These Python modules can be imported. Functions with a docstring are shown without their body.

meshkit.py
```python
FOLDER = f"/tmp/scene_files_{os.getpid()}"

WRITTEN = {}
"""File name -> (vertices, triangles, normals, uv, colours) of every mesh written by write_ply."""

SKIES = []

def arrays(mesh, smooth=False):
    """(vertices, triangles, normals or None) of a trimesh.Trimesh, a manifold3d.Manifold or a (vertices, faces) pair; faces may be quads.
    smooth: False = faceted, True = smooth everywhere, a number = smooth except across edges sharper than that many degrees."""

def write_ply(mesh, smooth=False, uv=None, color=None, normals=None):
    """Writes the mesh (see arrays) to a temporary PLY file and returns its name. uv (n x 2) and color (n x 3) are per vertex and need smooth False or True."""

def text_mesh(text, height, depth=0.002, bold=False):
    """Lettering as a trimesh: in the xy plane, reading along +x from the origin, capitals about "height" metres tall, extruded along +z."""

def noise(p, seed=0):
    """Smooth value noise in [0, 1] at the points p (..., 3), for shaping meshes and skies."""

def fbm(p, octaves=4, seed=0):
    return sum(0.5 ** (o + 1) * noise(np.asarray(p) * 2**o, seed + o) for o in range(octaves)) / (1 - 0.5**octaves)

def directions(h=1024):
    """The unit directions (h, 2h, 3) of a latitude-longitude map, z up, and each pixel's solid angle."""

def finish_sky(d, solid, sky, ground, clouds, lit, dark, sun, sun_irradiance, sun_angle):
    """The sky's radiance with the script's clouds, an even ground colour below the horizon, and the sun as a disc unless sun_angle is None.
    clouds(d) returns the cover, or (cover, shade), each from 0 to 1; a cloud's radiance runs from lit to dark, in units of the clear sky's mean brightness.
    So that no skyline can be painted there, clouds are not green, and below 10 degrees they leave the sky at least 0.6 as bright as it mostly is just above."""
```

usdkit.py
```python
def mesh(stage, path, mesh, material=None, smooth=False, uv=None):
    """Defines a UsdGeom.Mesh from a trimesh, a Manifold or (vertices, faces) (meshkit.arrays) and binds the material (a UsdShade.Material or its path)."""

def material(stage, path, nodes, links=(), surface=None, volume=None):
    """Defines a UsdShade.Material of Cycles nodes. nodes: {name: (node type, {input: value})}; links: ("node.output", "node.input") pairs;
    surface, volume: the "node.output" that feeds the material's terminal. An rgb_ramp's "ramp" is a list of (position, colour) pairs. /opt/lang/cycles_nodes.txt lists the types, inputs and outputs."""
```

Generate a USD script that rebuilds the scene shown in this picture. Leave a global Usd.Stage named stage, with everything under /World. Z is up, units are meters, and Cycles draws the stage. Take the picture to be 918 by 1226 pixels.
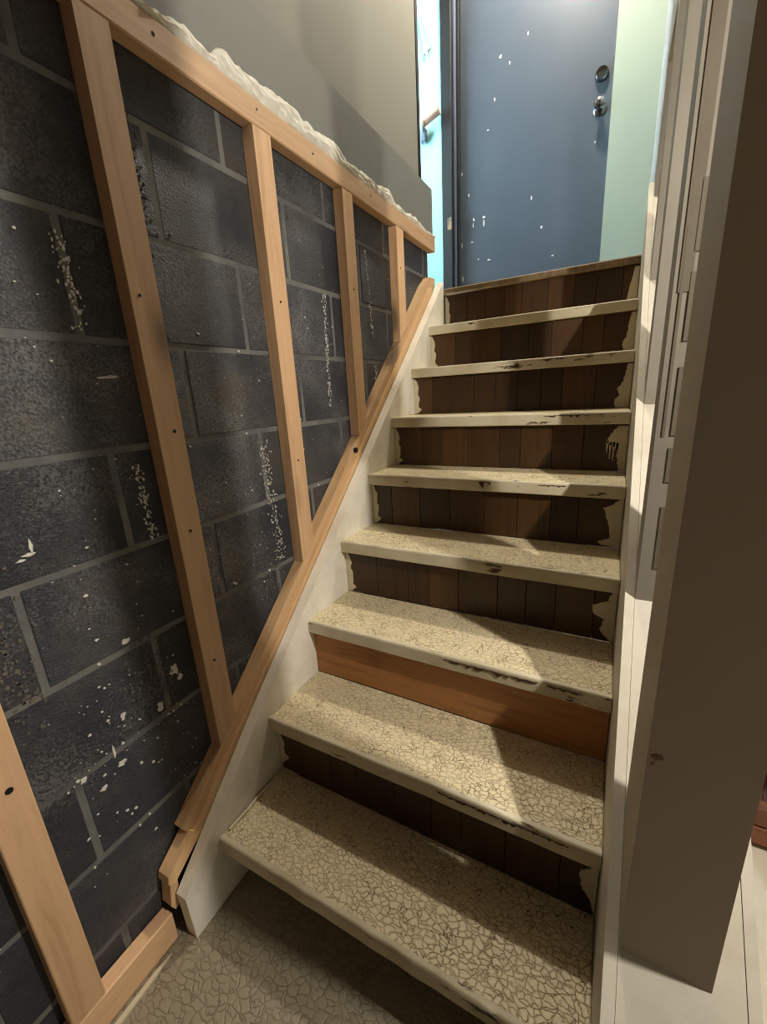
import math, random
import numpy as np, trimesh, manifold3d, usdkit, meshkit
from shapely.geometry import Polygon
from shapely import affinity
from pxr import Usd, UsdGeom, UsdLux, UsdShade, Gf, Sdf, Vt

stage = Usd.Stage.CreateInMemory()
UsdGeom.SetStageUpAxis(stage, UsdGeom.Tokens.z)
UsdGeom.SetStageMetersPerUnit(stage, 1.0)
UsdGeom.Xform.Define(stage, '/World')
UsdGeom.Scope.Define(stage, '/World/Looks')

# ------------------------------------------------------------------ camera
CAM_POS = (0.807, -0.481, 1.083)
RIGHT, DOWN, FWD = np.array([[0.8812, 0.4694, -0.0551], [0.0812, -0.2653, -0.9607], [-0.4656, 0.8421, -0.2719]])
cam = UsdGeom.Camera.Define(stage, '/World/camera')
M = Gf.Matrix4d(1.0)
for i, v in enumerate((RIGHT, -DOWN, -FWD)):
    M.SetRow(i, Gf.Vec4d(*map(float, v), 0))
M.SetRow(3, Gf.Vec4d(*CAM_POS, 1))
cam.AddTransformOp().Set(M)
cam.CreateHorizontalApertureAttr(36.0)
cam.CreateVerticalApertureAttr(36.0 * 1226 / 918)
cam.CreateFocalLengthAttr(36.0 * 497.85 / 918)
cam.CreateClippingRangeAttr(Gf.Vec2f(0.01, 100))
EXPOSURE = 0.6
cam.CreateExposureAttr(EXPOSURE)

# ------------------------------------------------------------------ light
sky = UsdLux.DomeLight.Define(stage, '/World/sky')
sky.CreateColorAttr(Gf.Vec3f(0.62, 0.88, 1.0))
sky.CreateIntensityAttr(9.0)
LAMP_LANDING = (0.42, 2.02, 3.80)
LAMP_BASEMENT = (1.62, 0.085, 1.59)
LAMP_FILL = (2.60, -0.75, 0.50)  # added fill light in front of the end post

def bulb(path, at, watts, radius, colour):
    l = UsdLux.SphereLight.Define(stage, path)
    l.AddTranslateOp().Set(Gf.Vec3d(*at))
    l.CreateRadiusAttr(radius)
    l.CreateColorAttr(Gf.Vec3f(*colour))
    l.CreateIntensityAttr(watts / (4 * math.pi ** 2 * radius ** 2))
    return l
WARM = (1.0, 0.91, 0.76)
WARM_B = (1.0, 0.93, 0.81)
B_LANDING, B_BASEMENT, B_FILL = 116.0, 54.0, 2.4

# ------------------------------------------------------------------ helpers
rng = random.Random(7)
names = {}
def numbered(path):
    n = names.get(path, -1) + 1
    names[path] = n
    return path if n == 0 else f'{path}_{n:03d}'

def props(prim, label=None, category=None, group=None, kind=None):
    for k, v in (('label', label), ('category', category), ('group', group), ('kind', kind)):
        if v:
            prim.SetCustomDataByKey(k, v)
    return prim

ORIGIN = {}
def thing(name, base, label=None, category=None, group=None, kind=None):
    p = numbered('/World/' + name)
    x = UsdGeom.Xform.Define(stage, p)
    x.AddTranslateOp().Set(Gf.Vec3d(*base))
    ORIGIN[p] = np.array(base, float)
    props(x.GetPrim(), label, category, group, kind)
    return p

def arr(mesh):
    if hasattr(mesh, 'to_mesh'):
        m = mesh.to_mesh()
        return trimesh.Trimesh(np.array(m.vert_properties[:, :3]), np.array(m.tri_verts), process=False)
    return mesh

def part(name, mesh, mat, parent='/World', smooth=False, label=None, category=None, group=None, kind=None):
    """mesh in world coordinates -> one Mesh prim under parent"""
    mesh = arr(mesh).copy()
    o = ORIGIN.get(parent)
    p = numbered(parent + '/' + name)
    if o is None:
        o = np.zeros(3)
    if parent == '/World':
        c = np.array([mesh.bounds[:, 0].mean(), mesh.bounds[:, 1].mean(), mesh.bounds[0, 2]])
        ORIGIN[p] = c
        mesh.vertices = mesh.vertices - c
        m = usdkit.mesh(stage, p, mesh, MAT[mat], smooth)
        m.AddTranslateOp().Set(Gf.Vec3d(*c))
    else:
        mesh.vertices = mesh.vertices - o
        m = usdkit.mesh(stage, p, mesh, MAT[mat], smooth)
        ORIGIN[p] = o
    props(m.GetPrim(), label, category, group, kind)
    return p

def box(x0, x1, y0, y1, z0, z1, c=0.002):
    """box with chamfered edges"""
    c = min(c, (x1 - x0) / 3, (y1 - y0) / 3, (z1 - z0) / 3)
    if c <= 0.0004:
        return trimesh.creation.box(bounds=[(x0, y0, z0), (x1, y1, z1)])
    pts = []
    for sx in (0, 1):
        for sy in (0, 1):
            for sz in (0, 1):
                p = np.array([(x0, x1)[sx], (y0, y1)[sy], (z0, z1)[sz]], float)
                d = np.array([1 - 2 * sx, 1 - 2 * sy, 1 - 2 * sz]) * c
                for k in range(3):
                    q = p + d
                    q[k] = p[k]
                    pts.append(q)
    return trimesh.convex.convex_hull(np.array(pts))

def prism(poly, a0, a1, axis='x'):
    """polygon of the two other axes (in order) extruded along axis from a0 to a1"""
    pg = poly if isinstance(poly, Polygon) else Polygon(poly)
    if not pg.is_valid:
        pg = pg.buffer(0)
    m = trimesh.creation.extrude_polygon(pg, a1 - a0, engine='earcut')
    v = m.vertices.copy()
    if axis == 'x':
        w = np.stack([v[:, 2] + a0, v[:, 0], v[:, 1]], 1); flip = False
    elif axis == 'y':
        w = np.stack([v[:, 0], v[:, 2] + a0, v[:, 1]], 1); flip = True
    else:
        w = np.stack([v[:, 0], v[:, 1], v[:, 2] + a0], 1); flip = False
    return trimesh.Trimesh(w, m.faces[:, ::-1] if flip else m.faces, process=False)

def join(ms):
    return trimesh.util.concatenate([arr(m) for m in ms])

def lathe(profile, at, axis, n=24):
    """(radius, height) profile turned about an axis through at"""
    m = trimesh.creation.revolve(np.array(profile, float), sections=n)
    if axis == 'y-':      # height runs toward -y
        m.apply_transform(trimesh.transformations.rotation_matrix(math.pi / 2, [1, 0, 0]))
    elif axis == 'x':
        m.apply_transform(trimesh.transformations.rotation_matrix(math.pi / 2, [0, 1, 0]))
    m.apply_translation(at)
    return m

# ------------------------------------------------------------------ materials
MAT = {}
def mat(name, nodes, links, surface='p.BSDF'):
    MAT[name] = usdkit.material(stage, '/World/Looks/' + name, nodes, links, surface=surface)

def srgb(r, g, b):
    return tuple(((c / 255) / 12.92 if c / 255 < 0.04045 else ((c / 255 + 0.055) / 1.055) ** 2.4) for c in (r, g, b))

def painted(name, col, dirt=None, amount=0.35, scale=3.0, rough=0.55, bump=0.0006, fine=60):
    dirt = dirt or tuple(c * 0.7 for c in col)
    mat(name, {
        'g': ('geometry', {}), 'n': ('noise_texture', {'scale': scale, 'detail': 6, 'roughness': 0.65}),
        'r': ('rgb_ramp', {'ramp': [(0.0, (0, 0, 0)), (0.45, (0, 0, 0)), (0.75, (amount,) * 3), (1, (amount,) * 3)]}),
        'm': ('mix_color', {'a': col, 'b': dirt}),
        'f': ('noise_texture', {'scale': fine, 'detail': 4}), 'b': ('bump', {'strength': 0.5, 'distance': bump}),
        'p': ('principled_bsdf', {'roughness': rough})},
        [('g.position', 'n.vector'), ('n.fac', 'r.fac'), ('r.color', 'm.fac'), ('m.result', 'p.base_color'),
         ('g.position', 'f.vector'), ('f.fac', 'b.height'), ('b.normal', 'p.normal')])

def wood(name, base, dark, axis, stretch=(18, 18, 1.4), knots=True, rough=0.6, spread=0.25, knot_scale=5.0):
    """grain along the local axis after a rotation about x by axis (radians); None = along z"""
    mat(name, {
        't': ('texture_coordinate', {}), 'oi': ('object_info', {}),
        'rot': ('mapping', {'rotation': (axis, 0, 0)}),
        'off': ('vector_math', {'math_type': 'add'}), 'cx': ('combine_xyz', {}), 'mul': ('math', {'math_type': 'multiply', 'value2': 37.0}),
        'map': ('mapping', {'scale': stretch}),
        'n': ('noise_texture', {'scale': 2.2, 'detail': 8, 'roughness': 0.65, 'distortion': 0.6}),
        'r': ('rgb_ramp', {'ramp': [(0.25, dark), (0.5, base), (0.8, tuple(min(1, c * 1.15) for c in base))]}),
        'kmap': ('mapping', {'scale': (1.0, 1.0, 0.45)}),
        'k': ('voronoi_texture', {'scale': knot_scale, 'randomness': 1.0}),
        'kr': ('rgb_ramp', {'ramp': [(0.0, (1, 1, 1)), (0.12, (0.8,) * 3), (0.17, (0.3,) * 3), (0.24, (0, 0, 0))] if knots else [(0, (0, 0, 0)), (1, (0, 0, 0))]}),
        'km': ('mix_color', {'b': tuple(c * 0.22 for c in base)}),
        'hs': ('hsv', {}), 'vr': ('map_range', {'from_min': 0, 'from_max': 1, 'to_min': 1 - spread, 'to_max': 1 + spread}),
        'b': ('bump', {'strength': 0.35, 'distance': 0.001}),
        'p': ('principled_bsdf', {'roughness': rough})},
        [('t.object', 'rot.vector'), ('oi.random', 'mul.value1'), ('mul.value', 'cx.x'), ('mul.value', 'cx.y'), ('mul.value', 'cx.z'),
         ('rot.vector', 'off.vector1'), ('cx.vector', 'off.vector2'), ('off.vector', 'map.vector'), ('map.vector', 'n.vector'), ('n.fac', 'r.fac'),
         ('off.vector', 'kmap.vector'), ('kmap.vector', 'k.vector'), ('k.distance', 'kr.fac'), ('kr.color', 'km.fac'), ('r.color', 'km.a'),
         ('km.result', 'hs.color'), ('oi.random', 'vr.value'), ('vr.result', 'hs.value'), ('hs.color', 'p.base_color'),
         ('n.fac', 'b.height'), ('b.normal', 'p.normal')])

SLOPE = math.atan(0.905)
PINE, PINE_D = srgb(206, 168, 130), srgb(182, 142, 102)
wood('pine_upright', PINE, PINE_D, 0.0)
wood('pine_level', PINE, PINE_D, math.pi / 2)
wood('pine_sloped', srgb(216, 178, 134), srgb(184, 142, 100), math.pi / 2 - SLOPE)
wood('raw_riser', srgb(168, 116, 66), srgb(122, 76, 38), 0.0, stretch=(2.0, 20, 20), spread=0.05)
wood('stained_riser', srgb(64, 41, 14), srgb(44, 27, 8), 0.0, stretch=(24, 24, 2.0), knots=False, rough=0.45, spread=0.38)
wood('handrail_wood', srgb(200, 160, 140), srgb(170, 128, 108), 0.0, stretch=(2, 20, 20), knots=False)
wood('crate_wood', srgb(116, 72, 48), srgb(84, 48, 30), 0.0, stretch=(2, 2, 20), knots=False)

# painted concrete block: dark blue-black paint, worn brown and pale grit where it wore off
mat('block_paint', {
    'g': ('geometry', {}), 'oi': ('object_info', {}),
    'n1': ('noise_texture', {'scale': 3.2, 'detail': 7, 'roughness': 0.7}),
    'r1': ('rgb_ramp', {'ramp': [(0.30, srgb(38, 41, 50)), (0.47, srgb(54, 57, 66)), (0.58, srgb(74, 73, 73)), (0.72, srgb(84, 77, 66))]}),
    'n2': ('noise_texture', {'scale': 190, 'detail': 3, 'roughness': 0.75}),
    'n3': ('noise_texture', {'scale': 5.0, 'detail': 4, 'w': 3.0}),
    'm3': ('math', {'math_type': 'multiply'}),
    'r2': ('rgb_ramp', {'ramp': [(0.28, (0, 0, 0)), (0.34, (0.7,) * 3), (0.42, (1,) * 3)]}),
    'mx': ('mix_color', {'b': srgb(104, 104, 104)}),
    'r3': ('rgb_ramp', {'ramp': [(0.34, (1, 1, 1)), (0.41, (0, 0, 0))]}),
    'mk': ('mix_color', {'b': srgb(22, 22, 24)}),
    'hs': ('hsv', {}), 'vr': ('map_range', {'to_min': 0.85, 'to_max': 1.15}),
    'b': ('bump', {'strength': 1.0, 'distance': 0.006}),
    'p': ('principled_bsdf', {'roughness': 0.48})},
    [('g.position', 'n1.vector'), ('n1.fac', 'r1.fac'), ('g.position', 'n2.vector'), ('g.position', 'n3.vector'),
     ('n2.fac', 'm3.value1'), ('n3.fac', 'm3.value2'), ('m3.value', 'r2.fac'), ('r1.color', 'mx.a'), ('r2.color', 'mx.fac'),
     ('n2.fac', 'r3.fac'), ('mx.result', 'mk.a'), ('r3.color', 'mk.fac'), ('mk.result', 'hs.color'),
     ('oi.random', 'vr.value'), ('vr.result', 'hs.value'), ('hs.color', 'p.base_color'), ('n2.fac', 'b.height'), ('b.normal', 'p.normal')])
painted('mortar', srgb(110, 109, 106), srgb(58, 60, 66), 0.95, 5, 0.85, 0.002, 130)
painted('old_smear', srgb(104, 97, 88), srgb(80, 77, 75), 0.9, 14, 0.8)
painted('splash_white', srgb(215, 212, 204), None, 0.3, 30, 0.6)

# cracked cream paint on treads
def crackle(name, cream, worn, scale, crack, show=0.35):
    mat(name, {
        'g': ('geometry', {}), 'sc': ('mapping', {'scale': (0.75, 1.15, 1)}),
        'w': ('noise_texture', {'scale': 26, 'detail': 4, 'roughness': 0.6}), 'ws': ('vector_math', {'math_type': 'scale', 'scale': 0.034}),
        'wa': ('vector_math', {'math_type': 'add'}),
        'v': ('voronoi_texture', {'feature': 'distance_to_edge', 'scale': scale}),
        'v2': ('voronoi_texture', {'feature': 'distance_to_edge', 'scale': scale * 2.3}),
        'cr': ('rgb_ramp', {'ramp': [(0.0, (1, 1, 1)), (0.010, (0.9,) * 3), (0.035, (0.25,) * 3), (0.085, (0, 0, 0))]}),
        'cr2': ('rgb_ramp', {'ramp': [(0.0, (0.5,) * 3), (0.02, (0.35,) * 3), (0.05, (0, 0, 0))]}),
        'big': ('noise_texture', {'scale': 13, 'detail': 6, 'roughness': 0.7}),
        'bm': ('rgb_ramp', {'ramp': [(0.35, (0.1,) * 3), (0.60, (1, 1, 1))]}),
        'c2m': ('mix_color', {'blend_type': 'multiply', 'fac': 1.0}),
        'mx': ('mix_color', {'blend_type': 'lighten', 'fac': 1.0}),
        'dirt': ('rgb_ramp', {'ramp': [(0.38, cream), (0.60, cream), (0.78, worn)]}),
        'msk': ('rgb_ramp', {'ramp': [(0.36, (show,) * 3), (0.58, (1, 1, 1))]}), 'mul': ('mix_color', {'blend_type': 'multiply', 'fac': 1.0}),
        'n4': ('noise_texture', {'scale': 21, 'detail': 3}),
        'crk': ('mix_color', {'b': crack}),
        'inv': ('rgb_ramp', {'ramp': [(0.0, (0, 0, 0)), (0.05, (0.55,) * 3), (0.16, (1, 1, 1))]}),
        'b': ('bump', {'strength': 0.7, 'distance': 0.0022}),
        'p': ('principled_bsdf', {'roughness': 0.5})},
        [('g.position', 'w.vector'), ('w.color', 'ws.vector1'), ('g.position', 'wa.vector1'), ('ws.vector', 'wa.vector2'),
         ('wa.vector', 'sc.vector'), ('sc.vector', 'v.vector'), ('sc.vector', 'v2.vector'), ('v.distance', 'cr.fac'), ('v2.distance', 'cr2.fac'),
         ('g.position', 'big.vector'), ('big.fac', 'bm.fac'), ('bm.color', 'c2m.a'), ('cr2.color', 'c2m.b'),
         ('cr.color', 'mx.a'), ('c2m.result', 'mx.b'), ('big.fac', 'dirt.fac'), ('dirt.color', 'crk.a'), ('g.position', 'n4.vector'), ('n4.fac', 'msk.fac'), ('mx.result', 'mul.a'), ('msk.color', 'mul.b'), ('mul.result', 'crk.fac'),
         ('crk.result', 'p.base_color'), ('v.distance', 'inv.fac'), ('inv.color', 'b.height'), ('b.normal', 'p.normal')])
crackle('cracked_cream', srgb(226, 212, 176), srgb(160, 142, 106), 80, srgb(92, 74, 48))
crackle('cracked_floor', srgb(146, 136, 114), srgb(108, 99, 80), 52, srgb(106, 95, 74), 0.1)

# chipped cream edge of the nosings
mat('chipped_cream', {
    'g': ('geometry', {}), 'sc': ('mapping', {'scale': (0.5, 2.5, 2.2)}),
    'n': ('noise_texture', {'scale': 16, 'detail': 8, 'roughness': 0.68}),
    'r': ('rgb_ramp', {'ramp': [(0.0, (0, 0, 0)), (0.60, (0, 0, 0)), (0.635, (1, 1, 1))]}),
    'n2': ('noise_texture', {'scale': 7, 'detail': 5}),
    'base': ('rgb_ramp', {'ramp': [(0.35, srgb(212, 203, 178)), (0.65, srgb(186, 174, 144))]}),
    'm': ('mix_color', {'b': srgb(66, 48, 28)}), 'b': ('bump', {'strength': 0.6, 'distance': 0.0015, 'invert': True}),
    'p': ('principled_bsdf', {'roughness': 0.5})},
    [('g.position', 'sc.vector'), ('sc.vector', 'n.vector'), ('n.fac', 'r.fac'), ('g.position', 'n2.vector'), ('n2.fac', 'base.fac'),
     ('base.color', 'm.a'), ('r.color', 'm.fac'), ('m.result', 'p.base_color'), ('r.color', 'b.height'), ('b.normal', 'p.normal')])
painted('stringer_white', srgb(236, 231, 218), srgb(190, 180, 156), 0.6, 7, 0.5, 0.0008)
painted('cap_cream', srgb(208, 202, 187), srgb(172, 160, 136), 0.5, 9, 0.55, 0.0006)
painted('flake', srgb(206, 196, 170), None, 0.3, 30, 0.6, 0.001)
painted('post_taupe', srgb(164, 150, 132), srgb(152, 144, 124), 0.6, 2.5, 0.6)
painted('stud_grey', srgb(138, 132, 120), srgb(118, 110, 98), 0.5, 5, 0.6)
painted('patch_brown', srgb(106, 98, 84), srgb(92, 82, 68), 0.6, 8, 0.65)
painted('band_grey', srgb(112, 113, 108), None, 0.15, 2, 0.7)
painted('beige', srgb(120, 118, 108), None, 0.12, 1.5, 0.75)
painted('foam', srgb(222, 219, 208), srgb(168, 160, 140), 0.5, 25, 0.9, 0.004, 90)
painted('black_trim', srgb(22, 22, 24), None, 0.2, 5, 0.4)
painted('black_frame', srgb(8, 9, 12), None, 0.2, 5, 0.6)
painted('seal_blue', srgb(92, 104, 128), None, 0.2, 5, 0.4)
painted('cyan_wall', srgb(158, 216, 216), None, 0.08, 2, 0.7)
painted('green_wall', srgb(146, 156, 140), srgb(138, 150, 140), 0.3, 2, 0.7)
painted('lavender_wall', srgb(140, 136, 132), None, 0.15, 3, 0.7)
painted('door_slate', srgb(68, 76, 86), srgb(60, 68, 78), 0.5, 4, 0.42, 0.0004)
painted('plain_ceiling', srgb(92, 78, 60), None, 0.1, 2, 0.8)
painted('plain_wall', srgb(112, 102, 90), None, 0.2, 2, 0.8)
painted('pale_floor', srgb(222, 212, 192), srgb(200, 190, 168), 0.3, 4, 0.5)
painted('landing_wood', srgb(120, 96, 70), srgb(90, 68, 46), 0.7, 12, 0.55)
painted('dirty_edge', srgb(132, 112, 84), srgb(70, 52, 34), 0.9, 26, 0.7, 0.002)
painted('worn_brown', srgb(64, 46, 26), srgb(96, 76, 50), 0.9, 40, 0.8)
painted('grey_cloth', srgb(150, 138, 128), None, 0.3, 20, 0.9, 0.002)
painted('cardboard', srgb(206, 172, 130), None, 0.2, 8, 0.85)
painted('dark_hole', srgb(18, 14, 12), None, 0.2, 10, 0.9)
painted('torn_paper', srgb(176, 168, 166), None, 0.4, 20, 0.9)
painted('bracket_grey', srgb(112, 124, 140), None, 0.2, 10, 0.45)
mat('chrome', {'p': ('principled_bsdf', {'base_color': (0.22, 0.23, 0.26), 'metallic': 1.0, 'roughness': 0.14})}, [])
mat('black_metal', {'p': ('principled_bsdf', {'base_color': (0.03, 0.032, 0.04), 'metallic': 0.6, 'roughness': 0.22})}, [])
mat('lamp_glass', {'p': ('principled_bsdf', {'base_color': (0.95, 0.93, 0.88), 'roughness': 0.4, 'transmission_weight': 0.9})}, [])
mat('window_glass', {'t': ('transparent_bsdf', {}), 'gl': ('glossy_bsdf', {'roughness': 0.02, 'color': (1, 1, 1)}), 'f': ('fresnel', {'IOR': 1.45}), 'm': ('mix_closure', {})},
    [('f.fac', 'm.fac'), ('t.BSDF', 'm.closure1'), ('gl.BSDF', 'm.closure2')], surface='m.closure')

# ------------------------------------------------------------------ the measures
R_, D_, W_ = 0.1973, 0.2177, 0.860           # rise, run, clear width
FLOOR, LAND = -0.197, 8 * R_
YB = 2.50                                     # back wall of the landing
XB = -0.083                                   # face of the block wall
CEIL_B, CEIL_L = 2.16, 4.02
def cap(y): return 0.25 + 0.905 * y

# ------------------------------------------------------------------ setting
part('floor', box(-0.5, 1.036, -3.2, 2.6, FLOOR - 0.12, FLOOR, 0), 'cracked_floor', label='cracked paint basement floor in front of the stairs', kind='structure')
part('floor_room', box(1.036, 3.3, -3.2, 2.6, FLOOR - 0.12, FLOOR, 0), 'pale_floor', label='pale floor of the room right of the stairs', kind='structure')
part('trim_1', prism([(-0.034, -1.2), (-0.022, -1.2), (-0.024, -0.6), (-0.021, -0.30), (-0.024, -0.20), (-0.030, -0.155), (-0.034, -0.20), (-0.033, -0.4)], FLOOR, FLOOR + 0.006, 'z'), 'flake',
     label='ragged white paint line on floor along the bottom plate', kind='structure')

# block wall: mortar bed and one mesh per block
wl = thing('wall_left', (XB - 0.2, 0, FLOOR), label='dark painted concrete block wall behind the wood framing', kind='structure')
ZT = 1.80
part('mortar', box(XB - 0.2, XB - 0.0012, -3.2, 1.742, FLOOR, ZT, 0), 'mortar', wl)
joints = [1.003 + 0.2115 * k for k in range(-6, 5)]
joints[0] = FLOOR
rb = random.Random(3)
for k in range(len(joints) - 1):
    z0, z1 = joints[k], min(joints[k + 1], ZT)
    if k == len(joints) - 2:
        z1 = ZT
    off = 0.0 if k % 2 == 1 else 0.21
    ys = sorted({-3.2, 1.742} | {off + 0.42 * j for j in range(-8, 5) if -3.15 < off + 0.42 * j < 1.70})
    for a, b in zip(ys[:-1], ys[1:]):
        g = 0.0045
        p = rb.uniform(-0.0012, 0.0012)
        part('concrete_block', box(XB - 0.03, XB + p, a + g, b - g, z0 + g, z1 - g, 0.004), 'block_paint', wl)

# white splashes of paint and mortar on the blocks
def blob(cy, cz, w, h, r, n=9):
    ang = np.linspace(0, 2 * math.pi, n, endpoint=False)
    pts = [(cy + math.cos(a) * w * r.uniform(0.45, 1.1), cz + math.sin(a) * h * r.uniform(0.45, 1.1)) for a in ang]
    return prism(pts, XB - 0.001, XB + 0.0022)
rs = random.Random(11)
sp = []
for y0, z0, y1, z1, n, w in [(0.60, 1.02, 0.55, 0.55, 85, .008), (0.43, 0.98, 0.44, 0.60, 46, .011), (0.80, 1.42, 0.78, 1.05, 36, .006), (1.13, 1.20, 1.12, 0.98, 18, .006),
                             (0.045, 0.97, 0.05, 0.80, 22, .006), (-0.005, 1.39, 0.0, 1.23, 16, .008), (0.10, 1.46, 0.10, 1.60, 10, .006), (1.10, 1.62, 1.12, 1.30, 22, .005)]:
    for i in range(n * 4):
        t = rs.random()
        s = rs.uniform(0.25, 1) ** 2
        sp.append(blob(y0 + (y1 - y0) * t + rs.gauss(0, w), z0 + (z1 - z0) * t, 0.0011 + 0.0018 * s, 0.0012 + 0.0042 * s, rs, 7))
for y0, y1, z0, z1, n in [(-0.25, 0.05, 0.1, 0.55, 90), (-0.2, 0.1, 0.55, 1.0, 34), (0.15, 0.46, 0.5, 1.0, 45), (0.15, 0.46, 1.0, 1.45, 22), (-0.1, 0.08, 1.0, 1.5, 12), (0.6, 0.9, 0.7, 1.6, 24), (-0.5, -0.3, -0.1, 0.8, 8), (1.0, 1.4, 1.1, 1.7, 12)]:
    for i in range(n):
        s = rs.random() ** 3
        sp.append(blob(rs.uniform(y0, y1), rs.uniform(z0, z1), 0.0013 + 0.0042 * s, 0.0009 + 0.0028 * s, rs, 7))
for y, z, w, h in [(-0.175, 0.845, .014, .004), (-0.17, 0.86, .004, .016), (-0.19, 0.838, .008, .003), (-0.135, 0.375, .003, .022), (-0.128, 0.335, .008, .010), (-0.02, 0.40, .010, .014), (-0.10, 0.44, .007, .007),
                   (-0.09, 0.30, .005, .004), (0.03, 0.47, .013, .02), (0.04, 0.44, .008, .012), (-0.06, 0.60, .012, .007), (0.025, 1.145, .02, .003), (0.04, 1.147, .012, .004), (-0.20, 0.36, .008, .008), (-0.17, 0.31, .01, .006)]:
    sp.append(blob(y, z, w, h, rs, 11))
part('paint_splatter', join(sp), 'splash_white', wl, label='white paint specks and drips', kind='stuff')
# old worn plaster smears on the lower blocks
sm = []
for y, z, w, h in [(-0.02, 0.50, .035, .05), (0.36, 0.62, .04, .08), (-0.245, 0.66, .018, .09), (0.17, 1.53, .010, .09)]:
    for k in range(150):
        sm.append(blob(y + rs.gauss(0, w), z + rs.gauss(0, h), rs.uniform(.001, .0055), rs.uniform(.001, .0055), rs, 7))
part('mortar_smear', join(sm), 'old_smear', wl, kind='stuff')

# drywall band above the block wall and the wall behind it
part('wall_band', box(-0.19, -0.056, -3.2, 1.752, ZT, 2.03, 0.003), 'band_grey', label='grey painted drywall band above the wood top plate', kind='structure')
part('wall_beige', box(-0.34, -0.20, -3.2, 1.935, LAND + 0.0, CEIL_L, 0), 'beige', label='plain beige upper wall behind the grey band', kind='structure')
part('trim_2', box(-0.345, -0.193, 1.935, 1.957, LAND, CEIL_L, 0.002), 'black_trim', label='thin black edge trim ending the beige wall', kind='structure')

# unseen nook left of the landing with the unseen window that lets daylight in
part('floor_landing', box(-1.40, 0.99, 1.80, 2.62, LAND - 0.20, LAND, 0.002), 'landing_wood', label='landing floor at the top of the stairs', kind='structure')
part('floor_nook', box(-1.40, -0.345, 1.0, 1.80, LAND - 0.20, LAND, 0), 'landing_wood', label='unseen floor of the nook beside the landing', kind='structure')
wn = thing('wall_nook', (-1.5, 1.7, LAND), label='unseen pale outer wall of the nook round the window', kind='structure')
part('wall_panel', join([box(-1.5, -1.40, 0.9, 2.62, LAND, LAND + 0.35, 0), box(-1.5, -1.40, 0.9, 2.62, LAND + 1.95, CEIL_L, 0),
                         box(-1.5, -1.40, 0.9, 1.25, LAND + 0.35, LAND + 1.95, 0), box(-1.5, -1.40, 2.40, 2.62, LAND + 0.35, LAND + 1.95, 0)]), 'cyan_wall', wn)
part('wall_panel', box(-1.5, -0.34, 0.90, 1.0, LAND - 0.2, CEIL_L, 0), 'beige', wn)
w1 = thing('window_1', (-1.45, 1.82, LAND + 0.35), label='unseen daylight window in the nook, lighting the landing', kind='structure')  # out of view, placed to light the door and cyan wall from the left
zw0, zw1, yw0, yw1 = LAND + 0.35, LAND + 1.95, 1.25, 2.40
part('window_frame', join([box(-1.48, -1.42, yw0, yw0 + 0.05, zw0, zw1), box(-1.48, -1.42, yw1 - 0.05, yw1, zw0, zw1), box(-1.48, -1.42, yw0, yw1, zw0, zw0 + 0.05),
                           box(-1.48, -1.42, yw0, yw1, zw1 - 0.05, zw1), box(-1.47, -1.43, yw0, yw1, (zw0 + zw1) / 2 - 0.02, (zw0 + zw1) / 2 + 0.02)]), 'cap_cream', w1)
part('pane', box(-1.452, -1.448, yw0 + 0.04, yw1 - 0.04, zw0 + 0.04, zw1 - 0.04, 0), 'window_glass', w1)

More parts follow.
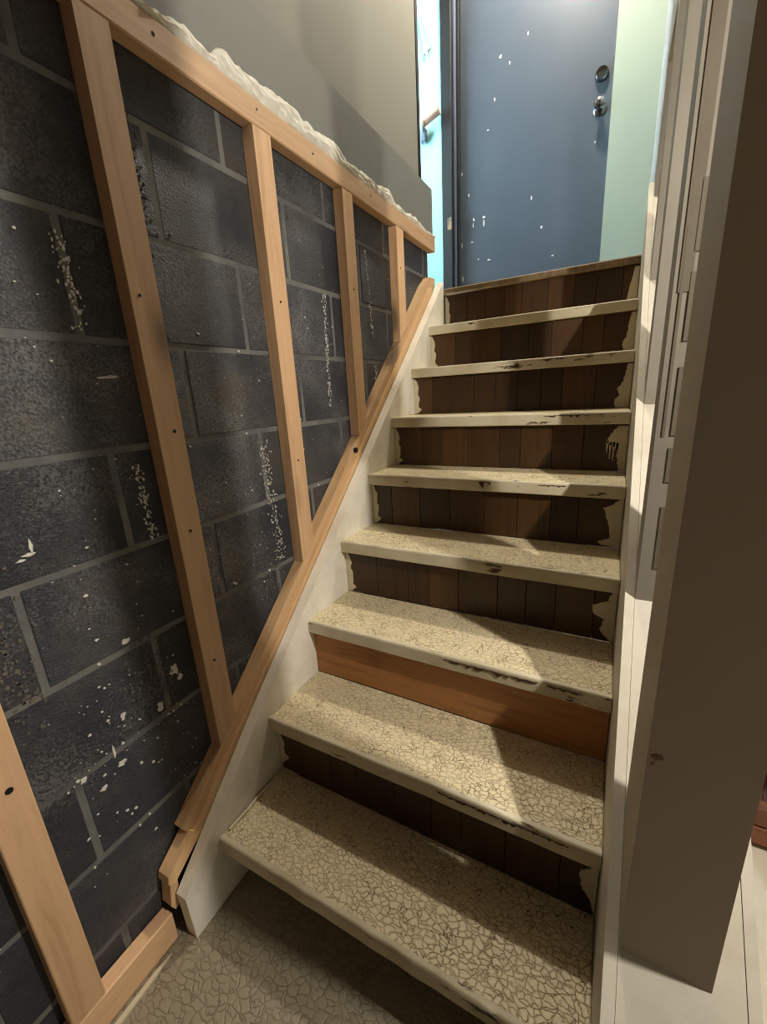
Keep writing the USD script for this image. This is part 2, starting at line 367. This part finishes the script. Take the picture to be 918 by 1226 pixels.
# back wall: light cyan left of the door, green right of it, header over it
wb = thing('wall_back', (0.2, YB, LAND), label='painted wall at the back of the landing, cyan left and green right of the door', kind='structure')
ZH = LAND + 2.10
part('wall_panel', box(-1.40, -0.272, YB, YB + 0.15, LAND, CEIL_L, 0), 'cyan_wall', wb, label='bright cyan wall left of the door')
part('wall_panel', box(0.670, 1.10, YB, YB + 0.15, LAND, CEIL_L, 0), 'green_wall', wb, label='pale green wall right of the door')
part('wall_panel', box(-0.272, 0.670, YB, YB + 0.15, ZH, CEIL_L, 0), 'green_wall', wb)

# door
d1 = thing('door_1', (0.25, 2.55, LAND), label='slate blue steel door with chipped paint at the top of the stairs', kind='structure')
part('door_frame', join([box(-0.272, -0.205, YB - 0.012, YB + 0.15, LAND, ZH, 0.003), box(-0.205, 0.69, YB + 0.02, YB + 0.15, ZH - 0.05, ZH, 0.003)]), 'black_frame', d1)
part('door_stop', box(-0.205, -0.190, YB + 0.022, YB + 0.10, LAND, ZH, 0.002), 'seal_blue', d1, label='pale weather strip beside the dark frame')
part('door_stop', box(-0.190, -0.172, YB + 0.035, YB + 0.15, LAND, ZH, 0.002), 'black_frame', d1)
leaf = part('door_leaf', box(-0.170, 0.735, 2.55, 2.594, LAND + 0.008, ZH - 0.052, 0.003), 'door_slate', d1)
chips = []
rc = random.Random(5)
for x, z, w, h in [(.072, 2.915, .009, .010), (.125, 2.871, .006, .010), (.2225, 2.968, .005, .011), (.042, 2.725, .005, .012), (.004, 2.585, .007, .004), (-.1146, 2.2746, .005, .011), (-.0814, 2.133, .008, .010),
                   (-.0164, 2.133, .010, .008), (-.016, 2.10, .005, .022), (.272, 2.171, .006, .012), (.3367, 2.004, .008, .010), (.4068, 1.839, .010, .006), (-.092, 2.007, .010, .004), (-.05, 1.90, .006, .005),
                   (.02, 1.885, .012, .006), (-.085, 2.10, .004, .018), (.60, 2.36, .004, .008), (-.155, 1.80, .004, .02), (-.16, 2.0, .003, .02), (-.158, 2.4, .004, .012)]:
    ang = np.linspace(0, 2 * math.pi, 9, endpoint=False)
    chips.append(prism([(x + math.cos(a) * w * rc.uniform(.6, 1), z + math.sin(a) * h * rc.uniform(.6, 1)) for a in ang], 2.5488, 2.5505, 'y'))
part('paint_chip', join(chips), 'splash_white', leaf, label='white paint chips', kind='stuff')
kn = part('door_knob', lathe([(0, 0), (.033, 0), (.033, .004), (.026, .009), (.012, .013), (.011, .030), (.020, .036), (.0275, .046), (.0285, .056), (.024, .066), (.012, .071), (0, .072)], (0.614, 2.5495, 2.505), 'y-', 32),
          'chrome', d1, smooth=40, label='round chrome door knob')
part('deadbolt', lathe([(0, 0), (.033, 0), (.034, .006), (.030, .020), (.026, .026), (0, .028)], (0.612, 2.5495, 2.655), 'y-', 32), 'chrome', d1, smooth=40, label='dark round deadbolt above the knob')
part('hinge', join([box(-0.236, -0.214, YB - 0.016, YB - 0.0105, 2.085, 2.155, 0.001), lathe([(0, 0), (.006, 0), (.006, .07), (0, .07)], (-0.211, YB - 0.017, 2.085), 'z', 12)]), 'dirty_edge', d1)

# handrail end and bracket on the cyan wall, torn paper strip
hr = thing('handrail', (-0.33, YB - 0.05, 2.66), label='short pale wooden handrail on the bright cyan wall', category='handrail')
dv = np.array([0.126 + 0.10, 0.0, 0.022 + 0.018])
rail = trimesh.creation.cylinder(radius=0.021, segment=[(-0.372, YB - 0.05, 2.687), (-0.268, YB - 0.05, 2.722)], sections=20)
part('rail', rail, 'handrail_wood', hr, smooth=40)
part('end_cap', trimesh.creation.cylinder(radius=0.024, segment=[(-0.386, YB - 0.05, 2.682), (-0.370, YB - 0.05, 2.688)], sections=20), 'cap_cream', hr, smooth=40)
part('bracket', join([box(-0.405, -0.368, YB - 0.03, YB, 2.60, 2.675, 0.006), trimesh.creation.cylinder(radius=0.009, segment=[(-0.385, YB - 0.02, 2.65), (-0.38, YB - 0.05, 2.675)], sections=12)]), 'bracket_grey', hr, label='grey metal bracket')
part('torn_paper_strip', prism([(-.415, 3.25), (-.408, 3.24), (-.372, 3.13), (-.352, 3.085), (-.345, 3.092), (-.337, 3.065), (-.352, 3.055), (-.358, 3.02), (-.368, 3.05), (-.378, 3.045), (-.380, 3.11), (-.395, 3.18)], YB - 0.012, YB - 0.0005, 'y'),
     'torn_paper', label='torn grey paper strip hanging on the cyan wall above the handrail', category='paper strip')

# right-hand partition: post and open studs standing on the sloped cap
wr = thing('wall_right', (0.93, 0.9, FLOOR), label='opened stud partition right of the stairs with a taupe end post', kind='structure')
def upright(y0, y1, x0, x1, zt, m, name, label=None):
    return part(name, prism([(y0, cap(y0)), (y1, cap(y1)), (y1, zt), (y0, zt)], x0, x1), m, wr, label=label)
post = upright(0.030, 0.172, 0.880, 0.990, CEIL_B, 'post_taupe', 'post', 'plain taupe end post facing the room')
part('scuff_mark', join([prism([(.8828, 0.634), (.889, 0.638), (.8955, 0.637), (.8975, 0.632), (.892, 0.631), (.8885, 0.628), (.885, 0.631)], 0.0292, 0.0305, 'y'),
                         prism([(.884, 0.623), (.888, 0.625), (.889, 0.621), (.886, 0.619)], 0.0292, 0.0305, 'y')]), 'dirty_edge', post, label='small dark scuff')
for i, y0 in enumerate((0.44, 0.85, 1.26, 1.66)):
    st = upright(y0, y0 + 0.085, 0.880, 0.985, CEIL_B, 'stud_grey', 'wall_stud')
    if i == 0:   # paint patches left on the face of the first stud
        rp = random.Random(2)
        pm = []
        z = 0.72
        while z < 1.38:
            h = rp.uniform(0.06, 0.13)
            pm.append(box(0.9035, 0.9165, y0 - 0.0015, y0, z, z + h, 0))
            z += h + rp.uniform(0.02, 0.05)
        part('paint_patch', join(pm), 'patch_brown', st, label='brown patches of old paint', kind='stuff')
        part('paint_patch', box(0.890, 0.8945, y0 - 0.0012, y0, 0.98, 1.32, 0), 'patch_brown', st)
        part('paint_patch', box(0.887, 0.9055, y0 - 0.001, y0, 1.22, 2.1, 0), 'patch_brown', st)
part('wall_panel', box(0.880, 0.990, 0.030, 1.745, CEIL_B, CEIL_L, 0), 'stud_grey', wr)
part('wall_panel', box(0.884, 0.990, 1.745, YB, LAND, CEIL_L, 0), 'lavender_wall', wr, label='pale grey end wall of the landing')

# closing walls and ceilings of the basement and the stairwell
part('wall_front', box(-0.4, 3.3, -3.3, -3.2, FLOOR, CEIL_B, 0), 'plain_wall', label='basement wall behind the viewer', kind='structure')
part('wall_far_right', box(3.3, 3.4, -3.3, 2.6, FLOOR, CEIL_B, 0), 'plain_wall', label='basement wall far right', kind='structure')
part('wall_room_back', box(0.99, 3.3, 2.50, 2.6, FLOOR, CEIL_B, 0), 'plain_wall', label='rear wall of the basement room', kind='structure')
part('wall_under_landing', box(-0.3, 0.99, 1.81, 1.9, FLOOR, LAND - 0.2, 0), 'plain_wall', label='wall under the landing', kind='structure')
part('ceiling', join([box(-0.20, 3.3, -3.2, 0.03, CEIL_B, CEIL_B + 0.1, 0), box(0.99, 3.3, 0.03, 2.6, CEIL_B, CEIL_B + 0.1, 0)]), 'plain_ceiling', label='basement ceiling', kind='structure')
part('ceiling_landing', box(-1.5, 1.1, -0.1, 2.62, CEIL_L, CEIL_L + 0.1, 0), 'plain_ceiling', label='ceiling over the landing and stairwell', kind='structure')
part('wall_stairwell', box(-0.34, 0.99, -0.07, 0.03, CEIL_B + 0.0, CEIL_L, 0), 'beige', label='stairwell wall above the basement ceiling', kind='structure')

# ------------------------------------------------------------------ staircase
st = thing('staircase', (0.43, 0.0, FLOOR), 'old wooden staircase with cracked cream painted treads and dark brown risers', 'staircase')
T = 0.038
OV = 0.024
rt = random.Random(21)
def wavy_tread(i):
    y0, y1, z1 = i * D_, (i + 1) * D_ + OV, i * R_
    return box(0.0, W_, y0 + 0.006, y1, z1 - T, z1, 0.003)
for i in range(8):
    y0, z1 = i * D_, i * R_
    t = part('tread', wavy_tread(i), 'cracked_cream', st)
    # rounded nosing strip: bevelled front edge, slightly uneven
    n = 40
    xs = np.linspace(-0.004 if i else -0.006, W_ - 0.001, n)
    prof = np.array([(0.017, 0.0), (0.0155, 0.0018), (0.008, 0.0018), (0.004, 0.0008), (0.0, -0.005), (0.0, -T + 0.002), (0.003, -T - 0.001), (0.010, -T - 0.001)])
    V, F = [], []
    for a, x in enumerate(xs):
        w = 0.0012 * (meshkit.noise(np.array([x * 22, i * 7.3, 0.0])) - 0.5) * 2
        for k, (dy, dz) in enumerate(prof):
            V.append((x, y0 + dy + (w if k in (3, 4, 5, 6) else 0), z1 + dz + (w if k in (1, 2) else 0) * 0.4))
    m_ = len(prof)
    for a in range(n - 1):
        for k in range(m_):
            k2 = (k + 1) % m_
            F.append((a * m_ + k, (a + 1) * m_ + k, (a + 1) * m_ + k2)); F.append((a * m_ + k, (a + 1) * m_ + k2, a * m_ + k2))
    for k in range(1, m_ - 1):
        F.append((0, k, k + 1)); e = (n - 1) * m_; F.append((e, e + k + 1, e + k))
    nm = trimesh.Trimesh(np.array(V), np.array(F), process=False)
    nm.fix_normals()
    part('nosing', nm, 'chipped_cream', t, smooth=35, label='chipped cream front edge')
    wear = {1: [(.52, .80, .010)], 2: [(.46, .70, .012), (.72, .80, .008)], 4: [(.43, .47, .026), (.62, .70, .005)], 5: [(.60, .74, .010)], 6: [(.54, .64, .008), (.70, .73, .010), (.78, .80, .014)]}.get(i)
    if wear:      # paint broken off along the edge, with runs below it
        rw, ws_ = random.Random(90 + i), []
        for xa, xb, h in wear:
            k = max(6, int((xb - xa) / .006))
            top = [(xa + (xb - xa) * q / k, z1 - .005 - rw.uniform(0, .0025)) for q in range(k + 1)]
            low = [(x, z - .001 - h * rw.random() ** 2 * math.sin(math.pi * (0.08 + .84 * q / k))) for q, (x, z) in enumerate(top)]
            ws_.append(prism(top + low[::-1], y0 - .0016, y0 + .002, 'y'))
        part('worn_chip', join(ws_), 'worn_brown', t, label='dark chips in the cream edge', kind='stuff')
    # riser above this tread
    yr, za, zb = (i + 1) * D_ + OV, z1, (i + 1) * R_ - T
    if i == 7:
        zb = LAND - 0.028
    if i == 1:
        rr = part('riser', box(0.001, W_ - 0.001, yr, yr + 0.018, za, zb, 0.001), 'raw_riser', st, label='bare light brown pine riser')
        continue
    rr = part('riser', box(0.001, W_ - 0.001, yr + 0.014, yr + 0.026, za, zb, 0), 'stained_riser', st)
    x = 0.001
    while x < W_ - 0.004:
        w = rt.uniform(0.075, 0.125)
        x2 = min(x + w, W_ - 0.001)
        if W_ - x2 < 0.04:
            x2 = W_ - 0.001
        part('plank', box(x + 0.0006, x2 - 0.0006, yr + rt.uniform(0, 0.0012), yr + 0.014, za, zb, 0.0012), 'stained_riser', rr)
        x = x2
    # ragged paint left at both ends
    H = zb - za
    def ragged(side, prof_, seed):
        r2 = random.Random(seed)
        e = 0.0015 if side == 'l' else W_ - 0.0015
        s = 1 if side == 'l' else -1
        pts = [(e, za + 0.001)]
        for k in range(len(prof_) - 1):
            (v0, u0), (v1, u1) = prof_[k], prof_[k + 1]
            for q in range(7):
                tq = q / 7
                pts.append((e + s * max(0.0015, (u0 + (u1 - u0) * tq) + r2.uniform(-.0022, .0022)), za + H * (v0 + (v1 - v0) * tq)))
        pts += [(e + s * prof_[-1][1], za + H * prof_[-1][0]), (e, za + H * prof_[-1][0])]
        return prism(pts, yr - 0.0022, yr + 0.001, 'y')
    left = {0: [(.02, .004), (.15, .008), (.3, .034), (.38, .018), (.62, .022), (.95, .008)]}.get(i, [(.02, .016), (.12, .034), (.2, .020), (.45, .026), (.55, .018), (.75, .022), (.97, .007)])
    right = {0: [(.25, .010), (.45, .030), (.7, .034), (.85, .006)], 2: [(.05, .012), (.2, .034), (.42, .028), (.5, .052), (.66, .056), (.78, .02), (.97, .012)],
             3: [(.04, .05), (.1, .06), (.18, .028), (.5, .036), (.78, .052), (.84, .03), (.98, .008)], 4: [(.02, .020), (.3, .026), (.5, .032), (.6, .062), (.78, .052), (.95, .03)],
             5: [(.02, .045), (.16, .050), (.3, .034), (.42, .044), (.6, .026), (.97, .016)], 6: [(.02, .030), (.3, .040), (.42, .026), (.7, .024), (.97, .016)], 7: [(.02, .075), (.14, .060), (.22, .036), (.6, .028), (.95, .016)]}[i]
    fl = [ragged('l', left, i), ragged('r', right, 50 + i)]
    if i == 4:   # paint drips hanging like fingers
        for u, v0, v1 in ((.040, .22, .62), (.050, .26, .62), (.060, .38, .66), (.030, .3, .6)):
            xx = W_ - u
            fl.append(prism([(xx - .0035, za + H * v1), (xx - .0015, za + H * v0), (xx + .0008, za + H * v0), (xx + .004, za + H * v1)], yr - 0.0022, yr + 0.001, 'y'))
    part('paint_flake', join(fl), 'flake', rr, label='ragged cream paint at the board ends', kind='stuff')
# edge of the landing: worn wooden nosing
ed = part('landing_edge', box(0.0, W_, 8 * D_ - 0.004, 1.80, LAND - 0.027, LAND + 0.001, 0.005), 'dirty_edge', st, label='worn dirty wooden edge of the landing')
# left stringer
def sl(y, o): return o + 0.905 * y
part('stringer', prism([(-0.107, FLOOR), (-0.111, -0.057), (0.172, sl(0.172, 0.062)), (0.9, sl(0.9, 0.052)), (1.742, sl(1.742, 0.036)), (1.742, 1.2), (0.20, FLOOR)], -0.034, 0.0), 'stringer_white', st, label='white painted left stringer')
# right stringer, sloped cap and outer stringer
y0, y1 = -0.32, 1.742
part('stringer', prism([(y0, FLOOR), (y0, cap(y0)), (y1, cap(y1)), (y1, cap(y1) - 0.5), (0.55, FLOOR)], 0.861, 0.8785), 'cap_cream', st, label='cream painted right stringer')
part('cap_board', prism([(y0, cap(y0) - 0.030), (y0, cap(y0) - 0.001), (y1, cap(y1) - 0.001), (y1, cap(y1) - 0.030)], 0.8792, 1.0275), 'cap_cream', st, label='white sloped board carrying the end post')
part('stringer', prism([(y0, FLOOR), (y0, cap(y0)), (y1, cap(y1)), (y1, cap(y1) - 0.4), (0.55, FLOOR)], 1.0285, 1.043), 'cap_cream', st, label='white outer right stringer')
# paint ridge lying along the left end of the lowest tread
def ridge(pts, r):
    ms = []
    for a, b in zip(pts[:-1], pts[1:]):
        ms.append(trimesh.creation.cylinder(radius=r, segment=[a, b], sections=8))
    return join(ms)
part('paint_ridge', ridge([(0.006, 0.03, 0.002), (0.010, 0.09, 0.003), (0.007, 0.14, 0.003), (0.011, 0.20, 0.002)], 0.0045), 'flake', st, smooth=60, label='lifted strip of cream paint on the lowest tread')

# ------------------------------------------------------------------ wood framing on the block wall
fr = thing('stud_frame', (-0.06, 0.7, FLOOR), 'bare pine stud framing nailed to the dark block wall', 'wall framing')
XF = -0.045
def sloped_low(y): return 0.030 + 0.905 * y
studs = [(-0.345, -0.283, FLOOR + 0.085, 1.752), (0.086, 0.148, None, 1.752), (0.497, 0.562, None, 1.752), (0.902, 0.966, None, 1.752), (1.306, 1.376, None, 1.752)]
hole = part
for a, b, z0, z1 in studs:
    if z0 is None:
        pl = [(a, sl(a, 0.120)), (b, sl(b, 0.120)), (b, z1), (a, z1)]
        part('stud', prism(pl, XB + 0.0015, XF), 'pine_upright', fr)
    else:
        part('stud', box(XB + 0.0015, XF, a, b, z0, z1, 0.002), 'pine_upright', fr)
part('top_plate', box(XB + 0.0015, XF + 0.001, -1.8, 1.748, 1.753, 1.814, 0.003), 'pine_level', fr)
part('bottom_plate', box(XB + 0.0015, XF, -1.8, -0.125, FLOOR, FLOOR + 0.084, 0.003), 'pine_level', fr)
part('sloped_plate', prism([(-0.055, sl(-0.055, 0.122)), (-0.030, sl(-0.03, 0.052)), (0.0, sl(0.0, 0.028)), (1.735, sl(1.735, 0.024)), (1.735, sl(1.735, 0.062)), (1.668, sl(1.668, 0.118)), (1.60, sl(1.60, 0.128)), (1.25, sl(1.25, 0.121)),
                            (1.02, sl(1.02, 0.121)), (0.93, sl(0.93, 0.117)), (0.5, sl(0.5, 0.120))], XB + 0.0015, XF), 'pine_sloped', fr)
part('batten', prism([(-0.045, sl(-0.045, 0.078)), (-0.028, sl(-0.028, 0.030)), (1.70, sl(1.70, 0.026)), (1.66, sl(1.66, 0.078))], XF + 0.0003, XF + 0.008), 'pine_sloped', fr)
part('wood_offcut', prism([(-0.020, 0.030), (-0.042, 0.060), (-0.118, 0.002), (-0.122, -0.018), (-0.105, -0.030)], -0.074, -0.036), 'pine_sloped', fr, label='short split offcut below the sloped plate')
part('wood_offcut', prism([(-0.098, -0.032), (-0.116, -0.022), (-0.126, -0.086), (-0.118, -0.106), (-0.102, -0.100)], -0.074, -0.040), 'pine_sloped', fr, label='splintered small offcut above the bottom plate')
part('nail_hole', join([prism([(y + math.cos(a) * r_, z + math.sin(a) * r_) for a in np.linspace(0, 6.28, 9, endpoint=False)], XF, XF + 0.0014) for y, z, r_ in
     [(0.118, 0.80, .0035), (0.125, 1.03, .004), (0.115, 0.45, .0035), (0.105, 1.30, .003), (0.53, 1.35, .003), (0.53, 0.9, .003), (-0.31, 0.47, .006), (0.934, 1.45, .003), (1.336, 1.6, .003), (0.52, 1.79, .003), (0.75, 1.785, .0035), (1.1, 1.79, .004), (0.24, 1.785, .004)]]), 'dark_hole', fr, kind='stuff')
part('notch', prism([(0.862 + math.cos(a) * .010, 0.885 + math.sin(a) * .010) for a in np.linspace(0, 6.28, 12, endpoint=False)], XF - 0.001, XF + 0.009), 'dark_hole', fr, label='dark hole in the sloped plate')

# ragged plaster and spray foam along the top plate
nY, nA = 520, 11
V, F = [], []
for i in range(nY):
    y = -0.9 + (1.748 + 0.9) * i / (nY - 1)
    f1 = meshkit.fbm(np.array([y * 9, 0.3, 1.7]), 5)
    f2 = meshkit.fbm(np.array([y * 26, 4.3, 2.7]), 4)
    thin = 1.0 - 0.45 * max(0.0, (y - 1.2) / 0.55)
    h = max(0.008, 0.020 + 0.100 * max(0, f1 - 0.34) + 0.034 * (f2 - 0.5)) * thin
    w = 0.004 + 0.016 * meshkit.fbm(np.array([y * 16, 9.1, 0.2]), 3)
    for k in range(nA):
        a = math.pi * k / (nA - 1)          # from the band face over the bulge to the plate top
        rr_ = 1 + 0.9 * (meshkit.fbm(np.array([y * 38, k * 1.4, 5.0]), 3) - 0.5)
        z = 1.8145 + h * (0.5 + 0.5 * math.cos(a))
        x = -0.057 + w * math.sin(a) ** 0.8 * rr_ if 0 < k < nA - 1 else -0.057
        V.append((x, y, z))
    V[-1] = (-0.057, y, 1.8145)
for i in range(nY - 1):
    for k in range(nA - 1):
        a, b, c, d = i * nA + k, (i + 1) * nA + k, (i + 1) * nA + k + 1, i * nA + k + 1
        F += [(a, b, c), (a, c, d)]
    F += [(i * nA, i * nA + nA - 1, (i + 1) * nA + nA - 1), (i * nA, (i + 1) * nA + nA - 1, (i + 1) * nA)]
foam = trimesh.Trimesh(np.array(V), np.array(F), process=False)
foam.fix_normals()
part('torn_plaster', foam, 'foam', label='ragged strip of torn white plaster lying along the top plate', category='plaster')

# ------------------------------------------------------------------ things in the room beyond the post
cr = thing('storage_crate', (1.49, 0.95, FLOOR), 'reddish brown wooden crate on the pale floor beyond the post', 'crate')
cx0, cx1, cy0, cy1 = 1.235, 1.735, 0.735, 1.135
for k in range(2):
    z0 = FLOOR + 0.02 + 0.064 * k
    part('slat', box(cx0, cx1, cy0, cy0 + 0.016, z0, z0 + 0.058), 'crate_wood', cr)
    part('slat', box(cx0, cx1, cy1 - 0.016, cy1, z0, z0 + 0.058), 'crate_wood', cr)
    part('slat', box(cx0, cx0 + 0.016, cy0 + 0.017, cy1 - 0.017, z0, z0 + 0.058), 'crate_wood', cr)
    part('slat', box(cx1 - 0.016, cx1, cy0 + 0.017, cy1 - 0.017, z0, z0 + 0.058), 'crate_wood', cr)
part('crate_floor', box(cx0 + 0.017, cx1 - 0.017, cy0 + 0.017, cy1 - 0.017, FLOOR, FLOOR + 0.02), 'crate_wood', cr)
cl = trimesh.creation.icosphere(subdivisions=4, radius=1.0)
v = cl.vertices.copy()
v *= (1 + 0.22 * (meshkit.fbm(v * 2.2 + 5, 4) - 0.5))[:, None]
v = v * [0.215, 0.165, 0.20] + [1.485, 0.935, FLOOR + 0.25]
cl.vertices = v
part('cloth_bundle', cl, 'grey_cloth', smooth=True, label='grey crumpled cloth bundle lying in the wooden crate', category='cloth')
cb = thing('cardboard_box', (1.53, 1.45, FLOOR), 'tan cardboard box standing behind the wooden crate', 'box')
part('box_body', box(1.30, 1.85, 1.25, 1.65, FLOOR, FLOOR + 0.62, 0.004), 'cardboard', cb)
part('box_flap', box(1.30, 1.85, 1.22, 1.249, FLOOR + 0.50, FLOOR + 0.62, 0.004), 'cardboard', cb)

# ------------------------------------------------------------------ lamps
def ceiling_lamp(at, ceil, watts, radius, label, colour):
    o = thing('ceiling_lamp', (at[0], at[1], ceil), label, 'lamp')
    part('lamp_base', lathe([(0, 0), (.05, 0), (.05, -.02), (.03, -.035), (0, -.035)], (at[0], at[1], ceil), 'z', 24), 'cap_cream', o, smooth=40)
    part('socket', lathe([(0, 0), (.016, 0), (.020, -(ceil - 0.035 - at[2] - radius) * 0.5), (.016, -(ceil - 0.035 - at[2] - radius)), (0, -(ceil - 0.035 - at[2] - radius))], (at[0], at[1], ceil - 0.035), 'z', 16), 'cap_cream', o, smooth=40)
    bulb(o + '/bulb_light', (0, 0, at[2] - ceil), watts, radius, colour)
ceiling_lamp(LAMP_LANDING, CEIL_L, B_LANDING, 0.06, 'unseen bare bulb ceiling lamp over the landing', WARM)  # out of view, placed so the nosings shade the backs of the treads
ceiling_lamp(LAMP_BASEMENT, CEIL_B, B_BASEMENT, 0.022, 'unseen bare bulb ceiling lamp in the room right of the stairs', WARM_B)  # out of view, placed to shine between the studs onto cap and treads
fl = thing('floor_lamp', (LAMP_FILL[0], LAMP_FILL[1], FLOOR), 'added fill lamp out of view in the basement room, brightening the end post', 'lamp')  # added fill, out of view: base, pole and bulb that brighten the post
part('lamp_base', lathe([(0, 0), (.13, 0), (.13, .012), (.02, .03), (0, .03)], (LAMP_FILL[0], LAMP_FILL[1], FLOOR), 'z', 24), 'black_metal', fl, smooth=40)
part('pole', lathe([(0, .03), (.012, .03), (.012, .60), (0, .60)], (LAMP_FILL[0], LAMP_FILL[1], FLOOR), 'z', 16), 'black_metal', fl, smooth=40)
bulb(fl + '/bulb_light', (0, 0, LAMP_FILL[2] - FLOOR), B_FILL, 0.05, WARM_B)
